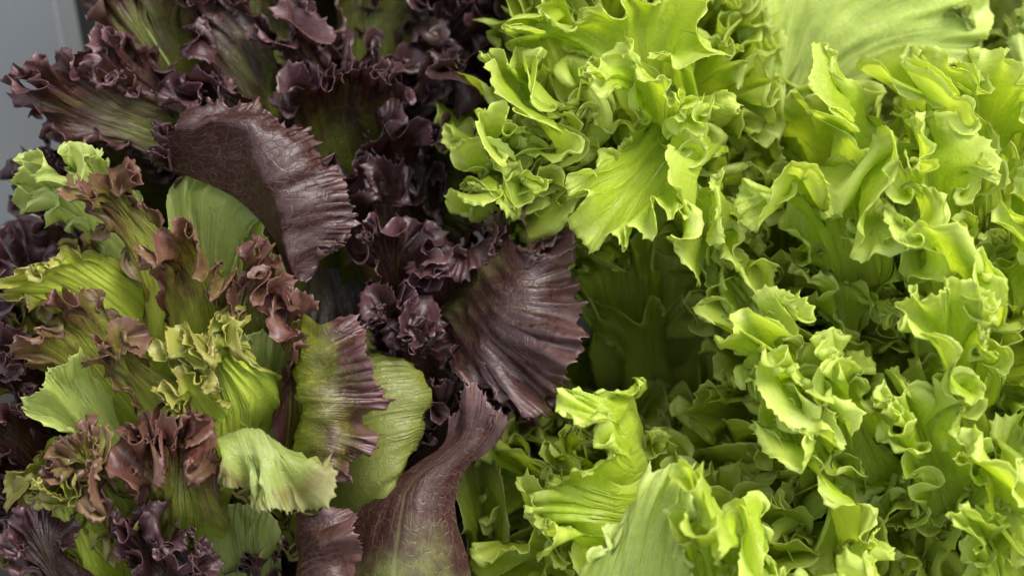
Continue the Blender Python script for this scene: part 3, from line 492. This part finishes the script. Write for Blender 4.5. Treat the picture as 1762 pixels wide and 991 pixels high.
leaf('GD', 'pale', [(1720, 260, -9), [(1690, 80, -7), (1760, 40, -7)], [(1670, 110, -6), (1680, 0, -6), (1760, -60, -6), (1840, 60, -6)]], **{**G, 'grow': 1.6})
leaf('GD', 'green', [(1560, 300, -10), [(1540, 180, -8), (1600, 150, -8)], [(1500, 190, -7), (1540, 110, -7), (1640, 110, -7), (1680, 190, -7)]], **{**G, 'tone': .8})
leaf('GD', 'green', [(1320, 330, -9), [(1310, 220, -7), (1360, 200, -7)], [(1270, 240, -6), (1290, 140, -7), (1380, 150, -7)]], **{**G, 'grow': 1.5, 'tone': .7})
for L in LEAVES:
    if L['head'] == 'GB':
        b = L['rows'][0]; L['wave'] *= 1.12
        L['rows'] = [b] + [[tuple(b[k] + (p[k] - b[k]) * (1.14 if k < 2 else 1.08) for k in range(3)) for p in r] for r in L['rows'][1:]]
# --- leaves of the same heads filling in behind the ones above
FILL = random.Random(5)
def cover(head, mat, cx, cy, spots, size, tone=.9, red=9.0, **kw):
    """fan leaves pointing away from the heart (cx, cy) of their head"""
    for (x, y, d) in spots:
        a = math.atan2(y - cy, x - cx) + FILL.uniform(-.3, .3); c, s = math.cos(a), math.sin(a); w = size * FILL.uniform(.85, 1.2)
        def q(r, t, dd): return (x + c * r * w - s * t * w, y + s * r * w + c * t * w, d + dd)
        rows = [q(-1.3, 0, -4.5), [q(-.35, -.55, -1.6), q(-.15, 0, -1.2 + FILL.uniform(-.5, .5)), q(-.35, .55, -1.6)], [q(-.45, -.95, -.8), q(.15, -.75, 0), q(.5, 0, FILL.uniform(-.4, .8)), q(.15, .75, 0), q(-.45, .95, -.8)]]
        leaf(head, mat, rows, red=red, tone=tone * FILL.uniform(.85, 1.12), fine=False, **kw)
def grid(x0, y0, x1, y1, nx, ny, d0, d1):
    return [(x0 + (x1 - x0) * (i + .5 + FILL.uniform(-.3, .3)) / nx, y0 + (y1 - y0) * (j + .5 + FILL.uniform(-.3, .3)) / ny, d0 + (d1 - d0) * (j + .5) / ny) for j in range(ny) for i in range(nx)]
GK = dict(grow=5.0, zone=.35, wave=2.25, teeth=(.45, .13), curl=1.2, lean=.35, shoulder=.3, width=4.5)
DK = dict(grow=4.8, zone=.17, wave=.8, teeth=(.36, .17), curl=1.0, width=3.5)
cover('RA', 'dark', 560, 420, grid(150, 20, 860, 400, 4, 3, -9, -6), 150, .85, 0.85, **DK)
cover('RA', 'dark', 560, 420, [(840, 140, -8), (800, 60, -8), (870, 20, -9), (820, 260, -8), (620, 560, -8), (820, 560, -7), (440, 320, -10), (900, 300, -11), (300, 130, -10), (90, 320, -7)], 150, .75, 0.72, **DK)
cover('RA', 'dark', 700, 560, [(900, 620, -5), (760, 720, -5), (690, 560, -6), (940, 480, -6)], 130, .8, 0.62, **DK)
cover('RB', 'bronze', 320, 640, [p for p in grid(10, 440, 480, 960, 3, 4, -5, -2.5) if not (340 < p[0] < 540 and 560 < p[1] < 780)], 170, .9, .95, **{**DK, 'wave': .9})
cover('RB', 'dark', 420, 760, [(560, 960, -2), (650, 980, -4), (720, 860, -5), (40, 900, -2), (440, 960, -2), (30, 480, -3), (70, 390, -7), (30, 800, -3)], 140, .75, .5, **DK)
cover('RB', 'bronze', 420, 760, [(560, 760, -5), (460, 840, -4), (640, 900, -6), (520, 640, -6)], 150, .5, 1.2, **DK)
cover('GA', 'green', 1100, 300, grid(820, 30, 1330, 400, 3, 2, -5, -4.5), 200, .9, **GK)
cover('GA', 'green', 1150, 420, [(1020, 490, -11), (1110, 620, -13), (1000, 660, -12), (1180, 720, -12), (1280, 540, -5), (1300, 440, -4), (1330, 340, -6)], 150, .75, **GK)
cover('GB', 'green', 1560, 480, grid(1330, 200, 1790, 480, 3, 2, -5, -4), 200, .92, **GK)
cover('GB', 'green', 1560, 640, grid(1300, 500, 1790, 980, 3, 3, -4, -.5), 200, .92, **GK)
cover('GB', 'green', 1560, 640, [(1770, 640, -1), (1790, 780, 0), (1320, 580, -5), (1280, 640, -6), (1400, 540, -4), (1240, 780, -4), (1600, 980, 0)], 170, .9, **GK)
cover('GC', 'green', 1180, 940, grid(830, 800, 1300, 1000, 3, 2, -3, 1), 150, .85, **GK)
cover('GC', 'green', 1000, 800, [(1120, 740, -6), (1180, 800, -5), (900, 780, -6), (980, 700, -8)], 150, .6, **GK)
cover('GD', 'pale', 1480, 240, [(1290, 150, -15), (1450, 60, -16), (1600, 100, -15), (1720, 60, -11), (1360, 240, -14), (1500, 200, -15), (1650, 170, -13), (1780, 140, -11), (1300, 280, -12), (1760, -20, -10), (1690, -10, -12)], 190, .78, **GK)
cover('RB', 'bronze', 320, 660, [(420, 520, -1), (330, 820, .5), (80, 880, .5), (180, 890, 1)], 120, .95, 1.05, **{**DK, 'wave': .65, 'grow': 5, 'zone': .3})
cover('GA', 'green', 1100, 300, [(900, 330, -3), (820, 300, -3), (860, 380, -3), (930, 230, -2)], 120, .9, **GK)
cover('GB', 'green', 1560, 640, [(1320, 470, -4), (1770, 500, -2), (1300, 830, -2), (1690, 900, 0), (1440, 980, 1)], 170, .85, **GK)
cover('GD', 'green', 1480, 240, [(1270, 220, -11), (1250, 240, -10)], 170, .8, **GK)
cover('GC', 'green', 1180, 940, [(1340, 960, 0), (1200, 720, -8), (1400, 900, -1)], 170, .85, **GK)
cover('GA', 'green', 1100, 300, [(980, -20, -6), (1080, -40, -7), (870, 0, -6)], 160, .85, **GK)
cover('RA', 'dark', 560, 420, [(560, -40, -11), (760, -30, -11), (330, -40, -11)], 170, .8, 0.82, **DK)
leaf('RA', 'dark', [(740, 700, -4), [(690, 590, -1.5), (740, 570, -1.5)], [(650, 620, -.3), (660, 540, -.3), (750, 520, -.5), (800, 600, -.8)]], **{**D, 'red': .3})
leaf('RA', 'dark', [(680, 640, -4), [(640, 560, -1.5), (680, 540, -1.5)], [(610, 580, -.3), (630, 500, -.3), (700, 490, -.5), (740, 560, -.8)]], **{**D, 'red': .3})
leaf('RB', 'bronze', [(310, 900, .5), [(250, 820, 2.4), (310, 780, 2.6), (360, 820, 2.4)], [(170, 850, 3.4), (190, 740, 3.6), (290, 690, 3.6), (390, 740, 3.4), (420, 850, 3)]], **{**B, 'red': .62, 'grow': 5.2, 'zone': .4, 'wave': .9})
leaf('RB', 'bronze', [(180, 900, .5), [(130, 830, 2), (170, 800, 2)], [(70, 850, 3), (80, 760, 3.2), (160, 730, 3.2), (230, 780, 3)]], **{**B, 'red': .8, 'grow': 5.2, 'zone': .4, 'wave': .9})
leaf('RB', 'bronze', [(420, 720, .2), [(340, 640, 1.6), (400, 590, 1.6)], [(250, 680, 2.6), (270, 570, 2.4), (370, 530, 2.2), (460, 570, 1.8)]], **{**B, 'red': 1.1, 'grow': 5, 'zone': .4, 'wave': .9, 'tone': 1.15})
cover('GA', 'green', 1150, 250, [(1215, -10, -8), (1240, 60, -8), (1180, -60, -8)], 150, .9, **GK)
cover('GB', 'green', 1560, 640, [(1330, 470, -7), (1550, 940, -2), (1400, 440, -6), (1500, 560, -5), (1660, 780, -4), (1350, 900, -3)], 200, .88, **GK)
cover('GB', 'green', 1560, 640, [(1560, 1000, -.5), (1640, 990, -1)], 170, .9, **GK)
cover('GC', 'green', 1000, 800, [(870, 930, -5), (860, 860, -7)], 150, .7, **GK)
# ---------------------------------------------------------------- setting
def plain(name, col, rough=.6, bump=0.0, scale=40):
    mat = bpy.data.materials.new(name); T = NT(mat)
    tc = T.n('ShaderNodeTexCoord'); nz = T.n('ShaderNodeTexNoise', Scale=scale, Detail=6.0); T.l(tc.outputs['Object'], nz.inputs['Vector'])
    p = T.n('ShaderNodeBsdfPrincipled', Roughness=rough)
    T.l(T.mix(nz.outputs['Fac'], c4([k * .85 for k in col]), c4([k * 1.12 for k in col])), p.inputs['Base Color'])
    b = T.n('ShaderNodeBump', Strength=bump, Distance=.001); T.l(nz.outputs['Fac'], b.inputs['Height']); T.l(b.outputs[0], p.inputs['Normal'])
    o = T.n('ShaderNodeOutputMaterial'); T.l(p.outputs[0], o.inputs['Surface']); return mat
import bmesh
def box(name, lo, hi, mat, bevel=0.0, kind='structure'):
    bm = bmesh.new(); bmesh.ops.create_cube(bm, size=1)
    lo, hi = Vector(lo), Vector(hi)
    for v in bm.verts: v.co = Vector([(lo[k] + hi[k]) / 2 + v.co[k] * (hi[k] - lo[k]) for k in range(3)])
    if bevel: bmesh.ops.bevel(bm, geom=bm.edges[:], offset=bevel, segments=3, affect='EDGES')
    me = bpy.data.meshes.new(name); bm.to_mesh(me); bm.free(); me.materials.append(mat)
    o = bpy.data.objects.new(name, me); COL.objects.link(o)
    if kind: o['kind'] = kind
    return o
STONE = plain('dark_table', (.05, .045, .038), .6, .1, 30)
PANEL = plain('grey_panel', (.25, .265, .27), .45, .05, 14)
DARK = plain('dark_panel', (.03, .032, .03), .6, .05, 14)
box('table', (-1.2, -.35, -.04), (1.2, .62, 0), STONE, .004)
pe = at(112, 60, -22)
box('wall', (-1.2, pe[1], -.6), (pe[0], pe[1] + .05, 1.2), PANEL, .004)
box('wall_recess', (pe[0], pe[1] + .03, -.6), (1.2, pe[1] + .07, 1.2), DARK)
# ---------------------------------------------------------------- heads
INFO = {'RA': ('red_lettuce', 'dark red frilly lettuce behind, its leaves against the grey wall', 'red lettuce heads'),
        'RB': ('red_lettuce', 'bronze and yellow green frilly lettuce in front of the dark red one', 'red lettuce heads'),
        'GA': ('green_lettuce', 'bright green curly lettuce touching the dark red one, fan shaped leaf facing out', 'green lettuce heads'),
        'GB': ('green_lettuce', 'bright green curly lettuce with tight lobes filling the right edge', 'green lettuce heads'),
        'GC': ('green_lettuce', 'green curly lettuce at the very front with a pale smooth leaf', 'green lettuce heads'),
        'GD': ('green_lettuce', 'blurred pale green lettuce at the back with a broad ribbed leaf', 'green lettuce heads')}
HEADS = {}
for k, (nm, lb, gr) in INFO.items():
    e = bpy.data.objects.new(nm, None); COL.objects.link(e); r = ROOTS[k]
    e.location = (r[0], r[1], 0.0); e['label'] = lb; e['category'] = 'lettuce'; e['group'] = gr; e.empty_display_size = .05
    HEADS[k] = e
X = grow_leaves(ROOTS)
for i in range(len(LEAVES)): finish_leaf(i, X, HEADS, None)
STEM = plain('lettuce_stem', (.55, .6, .38), .5, .2, 60)
for k, e in HEADS.items():
    r = ROOTS[k]; bm = bmesh.new(); rng = random.Random(k)
    zs = np.linspace(0.001, max(.03, r[2]), 9); rings = []
    for j, z in enumerate(zs):
        rad = .017 + .012 * math.sin(math.pi * j / 9) - .012 * (j / 8) ** 3
        rings.append([bm.verts.new((rad * math.cos(a) * (1 + rng.uniform(-.08, .08)), rad * math.sin(a) * (1 + rng.uniform(-.08, .08)), z)) for a in np.linspace(0, 2 * math.pi, 20, endpoint=False)])
    for a, b in zip(rings, rings[1:]):
        for q in range(20): bm.faces.new((a[q], a[(q + 1) % 20], b[(q + 1) % 20], b[q]))
    bm.faces.new(rings[0][::-1]); bm.faces.new(rings[-1])
    me = bpy.data.meshes.new('stem'); bm.to_mesh(me); bm.free(); me.materials.append(STEM)
    for p in me.polygons: p.use_smooth = True
    o = bpy.data.objects.new('stem', me); COL.objects.link(o); o.parent = e
